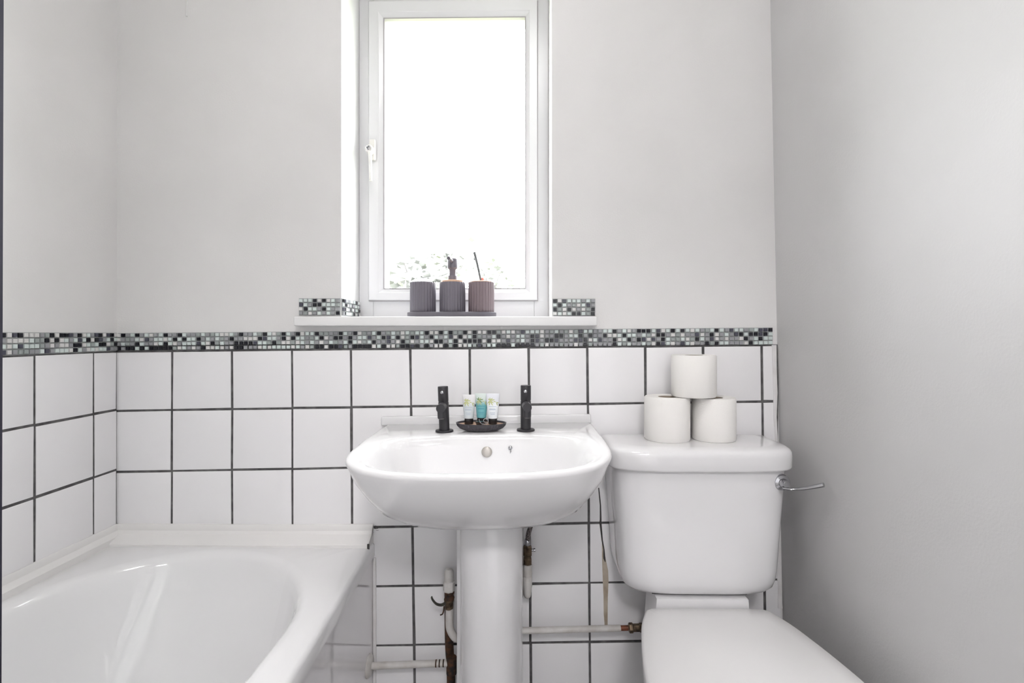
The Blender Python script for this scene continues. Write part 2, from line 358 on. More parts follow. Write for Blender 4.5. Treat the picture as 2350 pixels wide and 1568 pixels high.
ob('lever', merge(lathe([(0.0095, 0), (0.011, 0.004), (0.011, 0.022), (0.009, 0.025)], (hx, ys - 0.008, hz), (0, -1, 0), 20),
                  tube([(hx + 0.001, ys - 0.026, hz), (hx + 0.004, ys - 0.030, hz - 0.03), (hx + 0.006, ys - 0.032, hz - 0.088)], lambda t: 0.0085 - 0.0025 * t, flat=(1, 0.6))), M['handle'], hd, 40)
ob('key_lock', lathe([(0.006, 0), (0.006, 0.003), (0.004, 0.0035), (0.002, 0.001)], (hx - 0.001, ys - 0.0325, hz + 0.001), (0, -1, 0), 16), M['chrome'], hd, 40)
z0s, z1s = PY(1000, 748, -0.032).z, PY(1000, 726.5, -0.032).z
ob('window_sill', merge(box(PY(673, 730, -0.032).x, PY(1371, 730, -0.032).x, -0.032, 0.0, z0s, z1s, 0.003, 3), box(WX0, WX1, -0.002, WT + 0.002, WZ0, z1s - 0.0005)), M['white_paint'], win, 40)
SILL = z1s
# portal only guides the sampling of daylight through the opening
pl = bpy.data.lights.new('window_portal', 'AREA'); pl.shape = 'RECTANGLE'; pl.size = gx1 - gx0; pl.size_y = gz1 - gz0; pl.cycles.is_portal = True
po = bpy.data.objects.new('window_portal', pl); COL.objects.link(po); po.location = ((gx0 + gx1) / 2, ys + 0.035, (gz0 + gz1) / 2); po.rotation_euler = (-PI / 2, 0, 0)

# marks on the walls
q0, q1 = PY(429, -10, -0.001), PY(429, 38, -0.001)
ob('paint_drip', tube([q0, q0.lerp(q1, .7), q1], lambda t: 0.0018 + 0.0022 * t ** 3, 8, flat=(1, 0.5)), M['white_paint'], wall_back, 40, 'dried white paint drip')
def ribbon(pts, y=-0.0046, th=0.0012):        # pts: (u, v, half width px)
    L, Rr = [], []
    for u, v, h in pts: L.append(PY(u - h, v, y)); Rr.append(PY(u + h, v, y))
    V = L + Rr + [p + Vector((0, th, 0)) for p in L + Rr]; n = len(pts); F = []
    for i in range(n - 1):
        F += [(i, i + 1, n + i + 1, n + i), (2 * n + i, 3 * n + i, 3 * n + i + 1, 2 * n + i + 1), (i, 2 * n + i, 2 * n + i + 1, i + 1), (n + i, n + i + 1, 3 * n + i + 1, 3 * n + i)]
    return V, F
ob('thin_dark_line', ribbon([(1374, 1120, 1.2), (1378, 1160, 1.5), (1378.5, 1193, 2.0), (1378, 1200, 2.5), (1382, 1240, 1.6), (1386, 1262, 1.5), (1387, 1282, 2.4), (1389, 1290, 0.8)]), M['dark_line'], wall_back, None, 'thin black line on the tiles beside the cistern')  # thin near-black ribbon running down the tiles
ob('sealant_streak', ribbon([(1383, 1245, 1.5), (1385, 1275, 3.5), (1389, 1310, 6.5), (1390, 1335, 6.5), (1390, 1370, 5.0), (1390, 1410, 4.5), (1391, 1434, 3.5), (1392, 1447, 2)], -0.0042), M['old_sealant'], wall_back, None, 'yellowed old sealant streak')
xs = [1776, 1777, 1779, 1778, 1781, 1779, 1783, 1782, 1785, 1784, 1787, 1790]
ob('sealant_bead', ribbon([(xs[k] + 1, 792 + k * 55, 4.0 + random.uniform(-1.5, 1.5)) for k in range(len(xs))], -0.0055, 0.004), M['silicone'], wall_back, None, 'ragged white sealant in the corner')

# ================================================================== bath
BZ = 0.530
def bath_edge(y): return -0.366 + 0.024 * math.sin(PI * min(max(-y, 0), 1.66) / 1.66)
BCX, BA, YB0, YBE, YF0, YFE = -0.703, 0.283, -0.40, -0.08, -1.42, -1.58
def bath_ring(off, z, outer=None, slope=0.0):
    P = []
    nb, nsd = 26, 8
    xl, xr_ = XL + 0.004, None
    def outer_pt(ang, y0, back):              # ray from (BCX, y0) to the outer rectangle
        dx, dy = math.cos(ang), math.sin(ang); A_r = 0.345; A_l = BCX - xl
        H = (-0.005 - y0) if back else (y0 + 1.66)
        tx = (A_r if dx > 0 else A_l) / abs(dx) if abs(dx) > 1e-6 else 1e9; ty = H / abs(dy) if abs(dy) > 1e-6 else 1e9
        t = min(tx, ty); x, yy = BCX + dx * t, y0 + dy * t
        return (BCX + (x - BCX) * (bath_edge(yy) - BCX) / A_r if dx > 0 else x), yy
    angs_b = sorted(set([PI * k / nb for k in range(nb + 1)] + [math.atan2(-0.005 - YB0, 0.345), PI - math.atan2(-0.005 - YB0, BCX - xl)]))
    angs_f = [PI + PI * k / nb for k in range(nb + 1)]
    seq = [(a, YB0, True) for a in angs_b] + [('L', k / nsd, None) for k in range(1, nsd)] + [(a, YF0, False) for a in angs_f] + [('R', k / nsd, None) for k in range(1, nsd)]
    for a, y0, back in seq:
        if a in ('L', 'R'):
            yy = YB0 + (YF0 - YB0) * y0 if a == 'L' else YF0 + (YB0 - YF0) * y0
            if outer is not None: x = xl + outer if a == 'L' else bath_edge(yy) - outer
            else: x = BCX - BA - off if a == 'L' else BCX + BA + off
            P.append(Vector((x, yy, z))); continue
        if outer is not None:
            x, yy = outer_pt(a, y0, back); x += -outer if x > BCX else outer; yy += -outer if back and yy > -0.02 else (outer if yy < -1.64 else 0)
            P.append(Vector((x, yy, z)))
        else:
            b = (YBE - YB0 if back else YF0 - YFE) + off - (slope if back else 0)
            P.append(Vector((BCX + (BA + off) * math.cos(a), y0 + b * math.sin(a), z)))
    return P
bath = thing('bathtub', 'white acrylic bathtub filling the corner under the tiled walls', 'bathtub', (-0.70, -0.83, 0))
rings = [bath_ring(0, BZ - 0.036, 0.006), bath_ring(0, BZ - 0.034, 0.0), bath_ring(0, BZ - 0.008, 0.0), bath_ring(0, BZ - 0.002, 0.003), bath_ring(0, BZ, 0.009),
         bath_ring(0.022, BZ + 0.001), bath_ring(0.012, BZ - 0.001), bath_ring(0.004, BZ - 0.006), bath_ring(-0.002, BZ - 0.015), bath_ring(-0.008, BZ - 0.035), bath_ring(-0.016, BZ - 0.08, slope=0.012),
         bath_ring(-0.032, BZ - 0.18, slope=0.05), bath_ring(-0.048, BZ - 0.28, slope=0.09), bath_ring(-0.065, BZ - 0.34, slope=0.115), bath_ring(-0.095, BZ - 0.368, slope=0.14), bath_ring(-0.14, BZ - 0.378, slope=0.16)]
ob('tub_shell', loft(rings, False, True), M['acrylic'], bath, 50)
ob('bath_panel', box(-0.380, -0.370, -1.655, -0.006, 0.0, 0.500, 0.001), M['panel'], bath, None, 'glossy white side panel')
ob('panel_sealant', tube([(-0.366, -0.007, 0.49), (-0.3655, -0.007, 0.3), (-0.366, -0.007, 0.02)], 0.0045, 8), M['silicone'], bath, 40)
ob('plug_hole', lathe([(0.034, 0), (0.034, 0.004), (0.026, 0.005), (0.022, 0.001)], (BCX, -1.25, BZ - 0.378), n=24), M['chrome'], bath, 40)
# white plastic sealing strips where the bath meets the tiles
prof = [(0.0, 0.5715), (-0.004, 0.5715), (-0.0055, 0.568), (-0.0055, 0.556), (-0.010, 0.549), (-0.041, 0.5375), (-0.0435, 0.535), (-0.0435, BZ - 0.001), (0.0, BZ - 0.001)]
V, F = loft([[Vector((x, -0.004 + p, q + (0.0 if q < BZ else 0.0 if x < -0.5 else 0.003))) for p, q in prof] for x in (XL + 0.003, -0.80, -0.6, -0.369)])
t6 = struct('trim_6', (V, F), M['strip'], 'off-white plastic sealing strip between bath and end wall', 30)
prof2 = [(0.0, 0.5715), (-0.004, 0.5715), (-0.0055, 0.568), (-0.0065, 0.556), (-0.013, 0.5475), (-0.015, 0.545), (-0.015, BZ - 0.001), (0.0, BZ - 0.001)]
V, F = loft([[Vector((XL + 0.003 - p * 1.0, yy, q)) for p, q in prof2] for yy in (-0.004, -0.5, -1.0, -1.66)])
struct('trim_7', (V, F), M['strip'], 'off-white plastic sealing strip along the long bath wall', 30)
ob('cut_end', box(-0.372, -0.367, -0.049, -0.046, 0.520, 0.5405), M['dark_line'], t6)
for u, v, w, h in ((858, 1207, 5, 2.2), (863, 1213, 4, 2.5), (868, 1209, 6, 1.6), (855, 1222, 2.5, 2), (866, 1217, 3, 1.4)):
    ob('mould_fleck', ribbon([(u - w, v, h * .5), (u, v + 1, h), (u + w, v, h * .4)], -0.0048), M['dark_line'], wall_back)
# bath screen: its dark upright is the strip at the photo's edge
scr = thing('bath_screen', 'dark navy framed glass bath screen standing on the bath rim', 'bath screen', (-0.36, -1.35, BZ))
ye = -0.93
e0 = PY(14.5, 0, ye); e1 = PY(5.5, 1568, ye); xt = e0.x + (e0.x - e1.x) * 0.1; xb = e1.x + (e1.x - e0.x) * 0.5
def upr(y0, y1, w):
    V, F = box(-w, 0, y0, y1, 0, 1); za, zb = BZ + 0.002, 2.0
    return [(v[0] + (xb if v[2] < .5 else xt), v[1], za if v[2] < .5 else zb) for v in V], F
ob('upright', upr(ye - 0.018, ye, 0.022), M['navy'], scr)
ob('upright', box(-0.382, -0.352, YF + 0.002, YF + 0.03, BZ + 0.002, 2.0), M['navy'], scr)
ob('rail', box(-0.380, -0.360, YF + 0.03, ye - 0.018, 1.98, 2.0), M['navy'], scr)
ob('rail', box(-0.380, -0.360, YF + 0.03, ye - 0.018, BZ + 0.002, BZ + 0.02), M['navy'], scr)
ob('pane', box(-0.372, -0.367, YF + 0.03, ye - 0.018, BZ + 0.02, 1.98), M['glass'], scr)

# ================================================================== wash basin and pedestal
SX = -0.08
TILT = 0.0142
def D(hw, yb, yf, z, n=2.5, fr=0.61, cx=SX, nb=14, ns=7, nf=40, tilt=TILT, dip=0.012, rb=None):
    ym = yb + (yf - yb) * fr; P = []
    def bk(a): c, s = math.cos(a), math.sin(a); return hw * math.copysign(abs(c) ** (2 / rb), c), ym + (yb - ym) * abs(s) ** (2 / rb)
    for k in range(nb): P.append(bk(PI / 4 + PI / 2 * k / nb) if rb else (hw - 2 * hw * k / nb, yb))
    for k in range(ns): P.append(bk(3 * PI / 4 + PI / 4 * k / ns) if rb else (-hw, yb + (ym - yb) * k / ns))
    for k in range(nf + 1):
        a = PI * k / nf; c, s = math.cos(a), math.sin(a)
        P.append((-hw * math.copysign(abs(c) ** (2 / n), c), ym + (yf - ym) * abs(s) ** (2 / n)))
    for k in range(1, ns): P.append(bk(PI / 4 * k / ns) if rb else (hw, ym + (yb - ym) * k / ns))
    out = []
    for x, y in P:
        t = min(max((-y - 0.18) / 0.26, 0), 1); out.append(Vector((cx + x, y - 0.006, z + tilt * x - dip * t * t * (3 - 2 * t) * min(1, max(0, (z - 0.72) / 0.1)))))
    return out
basin = thing('wash_basin', 'white ceramic wash basin with two black taps', 'basin', (SX, -0.22, 0.66))
rings = [D(.072, -.06, -.250, .660, 2.2), D(.080, -.05, -.256, .664, 2.2), D(.105, -.04, -.272, .669, 2.3), D(.146, -.03, -.300, .675), D(.177, -.02, -.335, .687), D(.203, -.01, -.370, .708), D(.225, -.003, -.402, .744),
         D(.2425, -.001, -.427, .781), D(.250, 0, -.438, .808), D(.2545, 0, -.4425, .819), D(.2550, 0, -.443, .824), D(.2525, -.001, -.4405, .8275), D(.247, -.003, -.435, .829),
         D(.239, -.146, -.428, .8285, 2.6, .45, rb=3.2), D(.229, -.155, -.420, .826, 2.6, .45, rb=3.2), D(.218, -.161, -.413, .819, 2.6, .45, rb=3.2), D(.208, -.165, -.405, .806, 2.6, .45, rb=3.2), D(.199, -.169, -.396, .785, 2.6, .45, rb=3.2), D(.188, -.174, -.382, .760, 2.6, .45, rb=3.2), D(.170, -.182, -.362, .736, 2.5, .45, rb=3.2),
         D(.140, -.195, -.335, .718, 2.4, .45, rb=3.2), D(.095, -.215, -.305, .708, 2.2, .45, rb=3.2), D(.04, -.24, -.28, .703, 2, .45, rb=3.2)]
bowl = ob('bowl', loft(rings), M['ceramic'], basin, 60)
def bt(x): return TILT * (x - SX)
a, b = PY(877, 960).x, PY(1355, 950).x
V, F = box(a, b, -0.018, -0.0045, 0.826, 0.8485, 0.004, 3)
ob('upstand', ([(p[0], p[1], p[2] + bt(p[0])) for p in V], F), M['ceramic'], basin, 50)
ov = Vector((-0.0735, -0.1745, 0.794))
ob('overflow', lathe([(0.0115, -0.002), (0.0115, 0.003), (0.0095, 0.005), (0.004, 0.0058)], ov, (0, -1, 0.25), 24), M['brushed'], basin, 40, 'dull chrome overflow cover')
st_ = Vector((-0.0225, -0.1715, 0.8025))
ob('chain_stay', merge(lathe([(0.0045, -0.002), (0.0045, 0.004), (0.002, 0.006)], st_, (0, -1, 0.2), 14), tube([st_ + Vector((0, -0.004, -0.002)), st_ + Vector((0.001, -0.010, -0.006)), st_ + Vector((0, -0.005, -0.010))], 0.0012, 8)), M['chrome'], basin, 40)
ob('waste', lathe([(0.021, 0), (0.021, 0.003), (0.015, 0.004), (0.012, 0.001)], (SX, -0.26, 0.7035), n=24), M['chrome'], basin, 40)
def tap(X, yb, lean, zb, dx):
    p = Vector((X, yb, zb)); Rm = Matrix.Rotation(lean, 3, 'Y'); fx = lambda vf: xform(vf, Rm, p)
    t = ob('tap', fx(lathe([(0.0118, 0.004), (0.0118, 0.067), (0.0112, 0.068), (0.0112, 0.0695), (0.0118, 0.0705), (0.0118, 0.1025), (0.0112, 0.1035)], p, n=28)), M['matt_black'], basin, 40, 'matt black pillar tap')
    ob('flange', lathe([(0.0205, 0), (0.0205, 0.0035), (0.0195, 0.0045)], p, n=28), M['matt_black'], t, 40)
    e = Vector((dx, -0.052, 0))
    ob('spout', fx(tube([p + Vector((0, -0.006, 0.058)), p + Vector((dx * .4, -0.024, 0.0605)), p + e + Vector((0, 0, 0.0600))], lambda q: 0.0092 + 0.0006 * q, 20)), M['matt_black'], t, 40)
    ob('aerator', fx(lathe([(0.0078, 0.037), (0.0085, 0.040), (0.0085, 0.056)], p + e + Vector((0, 0.009, 0)), n=20)), M['matt_black'], t, 40)
    ob('aerator_mesh', fx(lathe([(0.0060, 0.0362), (0.0060, 0.038)], p + e + Vector((0, 0.009, 0)), n=16)), M['brushed'], t)
    ob('indicator', fx(lathe([(0.0036, 0.0), (0.0036, 0.0022), (0.0022, 0.0028)], p + Vector((-0.001, -0.0105, 0.091)), (0, -1, 0), 16)), M['chrome'], t, 40, 'small chrome indicator cap')
tap(-0.174, -0.118, R(-2.0), 0.8285 + bt(-0.174), 0.001)
tap(0.0115, -0.118, 0.0, 0.8285 + bt(0.0115), 0.003)
pd = thing('basin_pedestal', 'white ceramic pedestal column under the wash basin', 'pedestal', (-0.071, -0.15, 0))
prs = [(.092, -.270, 0.0), (.091, -.268, 0.03), (.081, -.255, .10), (.0735, -.246, .25), (.0725, -.245, .45), (.0735, -.247, .655), (.071, -.243, .660)]
def ped(hw, yf, z): return D(hw * 0.92, -.055, yf, z, 2.3, .55, cx=-.0635, tilt=0, dip=0)
ob('column', loft([ped(*q) for q in prs]), M['ceramic'], pd, 60)
for s in (-1, 1):                              # rear flanges of the pedestal
    V, F = loft([[Vector((-.0635 + s * hw * k * (1.0 if s < 0 else 0.87), yy - 0.006, z)) for k, yy in ((0.88, -.05), (1.07, -.05), (1.09, -.10), (1.06, -.150), (0.88, -.160))] for hw, yf, z in prs])
    ob('flange', (V, F), M['ceramic'], pd, 40)

# ================================================================== toilet
TX = 0.398
wc = thing('toilet', 'white close-coupled toilet with closed lid in the corner', 'toilet', (TX, -0.33, 0))
def DC(hw, yf, z, yb=-0.012, n=4.2, fr=0.40): return D(hw, yb, yf, z, n, fr, cx=TX, tilt=0, dip=0)
cis = ob('cistern', loft([DC(.10, -.12, .478, -.03), DC(.140, -.147, .479, -.02), DC(.160, -.158, .4835, -.013), DC(.169, -.164, .492), DC(.1735, -.168, .507), DC(.1765, -.170, .53), DC(.181, -.172, .60), DC(.188, -.174, .69), DC(.1925, -.176, .756)]), M['ceramic'], wc, 60)
ob('cistern_lid', loft([DC(.197, -.180, .7545), DC(.203, -.185, .756), DC(.2045, -.1865, .760), DC(.2045, -.1865, .785), DC(.2035, -.1855, .7925), DC(.2, -.182, .798), DC(.193, -.174, .8022), DC(.17, -.15, .8035)]), M['ceramic'], cis, 60)
fl = Vector((0.565, -0.160, 0.729))
ob('flush_lever', merge(lathe([(0.0178, 0.0), (0.0178, 0.008), (0.0160, 0.012), (0.010, 0.014), (0.0075, 0.026), (0.006, 0.028)], fl, (0, -1, 0), 28),
   tube([fl + Vector((-.008, -.026, -.007)), fl + Vector((.012, -.031, -.0075)), fl + Vector((.034, -.045, -.001)), fl + Vector((.0575, -.064, .011))], lambda t: 0.0050 + 0.0045 * max(0, t - .35), 14, flat=(1.0, 0.55))), M['chrome'], cis, 40, 'chrome flush lever')
cont = [(0, -.179), (.104, -.1795), (.125, -.183), (.1345, -.195), (.152, -.24), (.166, -.30), (.177, -.36), (.1845, -.416), (.186, -.46), (.176, -.53), (.147, -.587), (.09, -.619), (0, -.631)]
half = crom([(x, y, 0) for x, y in cont], 6)
def lidring(s, z, dz=0.0):
    c = Vector((0, -.40, 0)); P = []
    for p in half[:-1]: P.append(p)
    for p in reversed(half[1:]): P.append(Vector((-p.x, p.y, 0)))
    return [Vector((TX + (p.x) * s, c.y + (p.y - c.y) * s, z)) for p in P]
ob('lid', loft([lidring(.97, .4425), lidring(.995, .444), lidring(1.0, .447), lidring(1.0, .456), lidring(.993, .4605), lidring(.97, .4635), lidring(.8, .4655), lidring(.4, .4670)]), M['seat'], wc, 60, 'closed white plastic lid')
ob('seat', loft([lidring(.96, .4155), lidring(.98, .417), lidring(.985, .421), lidring(.985, .437), lidring(.975, .4405), lidring(.95, .4415)]), M['seat'], wc, 60)
def pan(sx, y0, y1, z):
    return [Vector((TX + p.x * sx, y0 + (y1 - y0) * (-.181 - p.y) / .45, z)) for p in [q - Vector((TX, 0, 0)) for q in lidring(1, 0)]]
ob('bowl', loft([pan(.66, -.10, -.50, 0.0), pan(.65, -.10, -.49, .05), pan(.60, -.10, -.47, .14), pan(.64, -.12, -.50, .22), pan(.80, -.14, -.56, .30), pan(.93, -.16, -.605, .36), pan(.97, -.17, -.615, .395), pan(.965, -.17, -.613, .4145)]), M['ceramic'], wc, 60)
V, F = box(-1, 1, -.172, -.085, .36, .4765)
ob('pan_ledge', ([(TX - .005 + p[0] * (.0985 + .003 * (.4765 - p[2]) / .04), p[1], p[2]) for p in V], F), M['ceramic'], wc)
ob('gap_strip', box(TX - .108, TX + .100, -.150, -.03, .4768, .4790), M['dark_line'], wc)  # thin dark strip between pan ledge and cistern
for s in (-1, 1): ob('hinge', lathe([(.011, .0), (.011, .022), (.008, .024)], (TX + s * .075, -.187, .418), n=16), M['seat'], wc, 40)

# toilet rolls on the cistern
def roll(X, Y, Z, r, h, label, twist, hole=0.021):
    t = thing('toilet_roll', label, 'toilet roll', (X, Y, Z), 'toilet rolls stacked on the cistern')
    n = 48; prof = [(hole, 0.001), (r - 0.002, 0.0), (r, 0.003), (r, h - 0.003), (r - 0.002, h), (hole, h - 0.001)]
    V, F = lathe(prof, (X, Y, Z), n=n, caps=(False, False)); V2, F2 = lathe([(hole, h - 0.001), (hole, 0.001)], (X, Y, Z), n=n, caps=(False, False))
    ob('paper', merge((V, F), (V2, F2)), M['paper'], t, 40)
    ob('core', merge(lathe([(hole - 0.0002, 0.001), (hole - 0.0002, h - 0.0012), (hole - 0.0014, h - 0.0012), (hole - 0.0014, 0.001), (hole - 0.0002, 0.001)], (X, Y, Z), n=32, caps=(False, False))), M['card'], t, 40)
    a0 = twist; L = []
    for k in range(8): L.append((a0 + k * 0.02))
    rr = r + 0.0006
    V = [Vector((X + rr * math.sin(a), Y - rr * math.cos(a), Z + zz)) for zz in (0.002, h - 0.002) for a in L] + [Vector((X + (rr - .001) * math.sin(a), Y - (rr - .001) * math.cos(a), Z + zz)) for zz in (0.002, h - 0.002) for a in L]
    F = [(k, k + 1, 8 + k + 1, 8 + k) for k in range(7)] + [(16 + k, 24 + k, 24 + k + 1, 16 + k + 1) for k in range(7)] + [(0, 8, 24, 16), (7, 23, 31, 15)]
    ob('loose_sheet', (V, F), M['paper'], t)
RZ = 0.8037; ry = -0.076
def rx(u, y): return PY(u, 900, y).x
roll(rx(1531, ry), ry, RZ, 0.0518, 0.1005, 'toilet roll on the cistern with its core hole showing, next to the basin', -1.9)
roll(rx(1637, ry + .004), ry + .002, RZ, 0.0495, 0.0985, 'lower toilet roll on the cistern on the flush lever side', 1.9)
roll(rx(1590.5, ry), ry - .004, RZ + 0.1015, 0.0508, 0.0965, 'single toilet roll balanced on top of the other two', 2.1)

# ================================================================== things on the window sill
sy = 0.048; SB = SILL + 0.0004
def sxp(u, y=sy): return PY(u, 700, y).x
TRX = sxp(1037)
def stadium(cx, cy, hw, r, z, n=14):
    P = []
    for k in range(n + 1): a = -PI / 2 + PI * k / n; P.append(Vector((cx + hw - r + r * math.cos(a), cy + r * math.sin(a), z)))
    for k in range(n + 1): a = PI / 2 + PI * k / n; P.append(Vector((cx - hw + r + r * math.cos(a), cy + r * math.sin(a), z)))
    return P
tr = tag(ob('accessory_tray', loft([stadium(TRX, sy, .1145, .040, SB), stadium(TRX, sy, .1155, .041, SB + .002), stadium(TRX, sy, .1155, .041, SB + .012), stadium(TRX, sy, .1145, .040, SB + .0128), stadium(TRX, sy, .1125, .038, SB + .0128), stadium(TRX, sy, .1115, .037, SB + .0105)]), M['hazed_tray'], None, 40, origin=(TRX, sy, SB)),
    'long oval tray, grey from window haze, under the ribbed bathroom set', 'tray')
CB = SB + 0.0109; NR = 26
def rib(a): return 1 + 0.022 * math.cos(NR * a)
def cup(u, kind, label, cat, name, m, open_=True):
    X = sxp(u); c = (X, sy, CB); t = thing(name, label, cat, c, 'ribbed bathroom set on the sill')
    h = 0.0795; r = 0.0328
    prof = [(r * .96, 0), (r, .002), (r, h - .002), (r * .985, h)]
    if open_: prof += [(r * .90, h), (r * .88, h - .003), (r * .88, .006)]
    ob('cup' if open_ else 'body', lathe(prof, c, n=NR * 6, rib=rib), m, t, 50)
    return t, X
t1, X1 = cup(970.5, 0, 'empty ribbed smoke tumbler on the tray, window haze put into its grey', 'tumbler', 'tumbler', M['hazed'])
t2, X2 = cup(1038.5, 1, 'ribbed smoke soap dispenser with pump on the tray, window haze put into its grey', 'soap dispenser', 'soap_dispenser', M['hazed'], False)
ob('bamboo_disc', lathe([(.030, .0797), (.030, .0835), (.029, .0845)], (X2, sy, CB), n=32), M['bamboo'], t2, 40)
ob('collar', lathe([(.0125, .0845), (.0125, .095), (.0115, .097)], (X2, sy, CB), n=24), M['hazed'], t2, 40)
ph = ob('pump_head', merge(lathe([(.0088, .097), (.0088, .112), (.0105, .115), (.0140, .117), (.0140, .139), (.0125, .141)], (X2, sy, CB), n=24)), M['hazed'], t2, 40)
ob('nozzle', tube([(X2, sy - .010, CB + .133), (X2 - .003, sy - .036, CB + .138), (X2 - .004, sy - .046, CB + .1365)], 0.0045, 12), M['hazed'], ph, 40)
t3, X3 = cup(1104.5, 2, 'ribbed hazed mauve toothbrush holder with bamboo top on the tray', 'toothbrush holder', 'toothbrush_holder', M['hazed_warm'], False)
dk = ob('bamboo_disc', lathe([(.029, .0797), (.029, .0815), (.028, .0822)], (X3, sy, CB), n=32), M['bamboo'], t3, 40)
ob('knob', merge(lathe([(.0055, .0822), (.006, .088), (.004, .091), (.002, .0915)], (X3 + .002, sy - .006, CB), n=16)), M['pink'], t3, 40, 'small coral pink stub')
b0 = Vector((X3 - .0005, sy - .014, CB + .0826)); b1 = PY(1088.5, 579, sy - .012)
tb = thing('toothbrush', 'thin grey toothbrush sticking up from the hazed mauve holder', 'toothbrush', b0)
ob('handle', tube([b0, b0.lerp(b1, .5) + Vector((.0008, 0, 0)), b1], lambda t: 0.0028 + 0.0008 * t, 8), M['brush'], tb, 40)
dv = (b1 - b0).normalized()
ob('bristles', box(b1.x - .0022, b1.x + .0022, b1.y + .0021, b1.y + .009, b1.z - .020, b1.z - .002, .0005), M['brush'], tb)

# ================================================================== soap dish and miniatures on the basin
dz = 0.8297 + bt(-0.083); dcx, dcy = -0.0905, -0.112
def oval(hw, hd, z, n=96, ribs=0.0): return [Vector((dcx + hw * math.cos(2 * PI * k / n) * (1 + ribs * (k % 2)), dcy + hd * math.sin(2 * PI * k / n) * (1 + ribs * (k % 2)), z)) for k in range(n)]
dish = thing('soap_dish', 'dark ribbed oval soap dish holding miniature tubes', 'soap dish', (dcx, dcy, dz))
ob('body', loft([oval(.032, .018, dz), oval(.040, .023, dz + .001, ribs=-.03), oval(.050, .030, dz + .0055, ribs=-.03), oval(.0555, .0345, dz + .011, ribs=-.03), oval(.0575, .0362, dz + .0165, ribs=-.02), oval(.0580, .0368, dz + .0180), oval(.0560, .035, dz + .0180), oval(.052, .032, dz + .012), oval(.04, .025, dz + .0085)]), M['dish'], dish, 15)
ob('liner', loft([oval(.0525, .0322, dz + .0130), oval(.0538, .0332, dz + .0138), oval(.053, .0327, dz + .0142), oval(.02, .012, dz + .0138)]), M['bamboo'], dish, 40, 'pale bamboo coloured liner')
LZ = dz + 0.0145
def minitube(u, vtop, yy, body, top, label, dark, w=1.0, lean=0.0):
    X = PY(u, 950, yy).x; c = Vector((X, yy, LZ)); zt = PY(u, vtop, yy).z; H = zt - LZ; ch = 0.0125
    t = thing('cosmetic_tube', label, 'cosmetic tube', c, 'miniature tubes in the soap dish')
    Rm = Matrix.Rotation(lean, 3, 'Y'); fx = lambda vf: xform(vf, Rm, c)
    ob('cap', fx(lathe([(.0098, 0), (.0102, .001), (.0102, ch - .0008), (.0095, ch)], c, n=24)), M['cap_black'], t, 40, 'glossy black screw cap')
    def dims(f): return (0.0112 + 0.0042 * f) * w, 0.0105 * (1 - f) ** 0.75 + 0.0006
    rings = []
    for k in range(13):
        f = k / 12; a_, b_ = dims(f)
        if k == 0: rings.append([c + Vector((.009 * math.cos(q), .009 * math.sin(q), ch)) for q in [2 * PI * j / 28 for j in range(28)]])
        rings.append([c + Vector((a_ * math.cos(q), b_ * math.sin(q), ch + .001 + (H - ch - .001) * f)) for q in [2 * PI * j / 28 for j in range(28)]])
    bd = ob('body', fx(loft(rings)), tube_mat('tube_print', body, top, (H * .62, H * .80)), t, 50)
    def onf(x, f, off=.0005):
        a_, b_ = dims(f); s = max(0, 1 - (x / a_) ** 2); return c + Vector((x, -b_ * math.sqrt(s) - off, ch + .001 + (H - ch - .001) * f))
    def patch(pts): V = [onf(x, f) for x, f in pts]; return [*V, *[p + Vector((0, .0006, 0)) for p in V]], [tuple(range(len(V))), tuple(range(2 * len(V) - 1, len(V) - 1, -1))]
    def leaf(x, f, ang, L, wd):
        hf = H * .85; P = []
        for s_, q in ((0, 0), (.35, .5), (.7, .4), (1, 0), (.7, -.4), (.35, -.5)):
            px_, pz_ = L * s_, wd * q; xx = x + px_ * math.cos(ang) - pz_ * math.sin(ang); ff = f + (px_ * math.sin(ang) + pz_ * math.cos(ang)) / hf
            P.append((max(-.95 * .0145 * w, min(.95 * .0145 * w, xx)), min(.985, ff)))
        return patch(P)
    m1 = M['leaf_dark'] if dark else M['leaf_print']
    base = (-.006, .72)
    for ang, L in ((15, .012), (48, .009), (95, .008), (135, .007), (-35, .011), (-62, .014), (-100, .013), (-130, .010)):
        ob('leaf_print', fx(leaf(*base, R(ang), L, .0026)), m1 if ang % 2 else M['leaf_print'], bd)
    for ang, L in ((-70, .010), (-20, .006), (160, .008)):
        ob('leaf_print', fx(leaf(.008, .66, R(ang), L, .0022)), M['leaf_print'], bd)
    ink = M['ink_teal'] if dark else M['ink_blue']
    for f, x0_, x1_ in ((.47, -.009, .008), (.385, -.0075, .006), (.35, -.008, .007), (.22, -.0065, .0055), (.16, -.005, .005)):
        ob('print_line', fx(patch([(x0_, f), (0, f), (x1_, f), (x1_, f + .016), (0, f + .016), (x0_, f + .016)])), ink, bd)
minitube(1076, 906, -0.112, (0.62, 0.66, 0.68), (0.74, 0.73, 0.74), 'grey-white miniature tube with leaf print beside the teal one', False)
minitube(1105, 903, -0.101, (0.15, 0.42, 0.45), (0.66, 0.73, 0.70), 'teal miniature tube with green leaf print in the soap dish', True, 1.0)
minitube(1131, 903.5, -0.111, (0.82, 0.85, 0.88), (0.74, 0.75, 0.80), 'bright white miniature tube with yellow leaf print', False, 1.03)
chn = thing('plug_chain', 'silver ball chain with black plug lying in the soap dish', 'plug chain', (-0.092, -0.130, LZ))
pcx = Vector((PY(1106, 970, -.130).x, -.130, LZ + 0.001))
ob('plug', lathe([(.0095, 0), (.0105, .003), (.0115, .006), (.0105, .0075), (.003, .0085)], pcx + Vector((-.004, .004, 0)), n=24), M['cap_black'], chn, 40, 'black rubber plug')
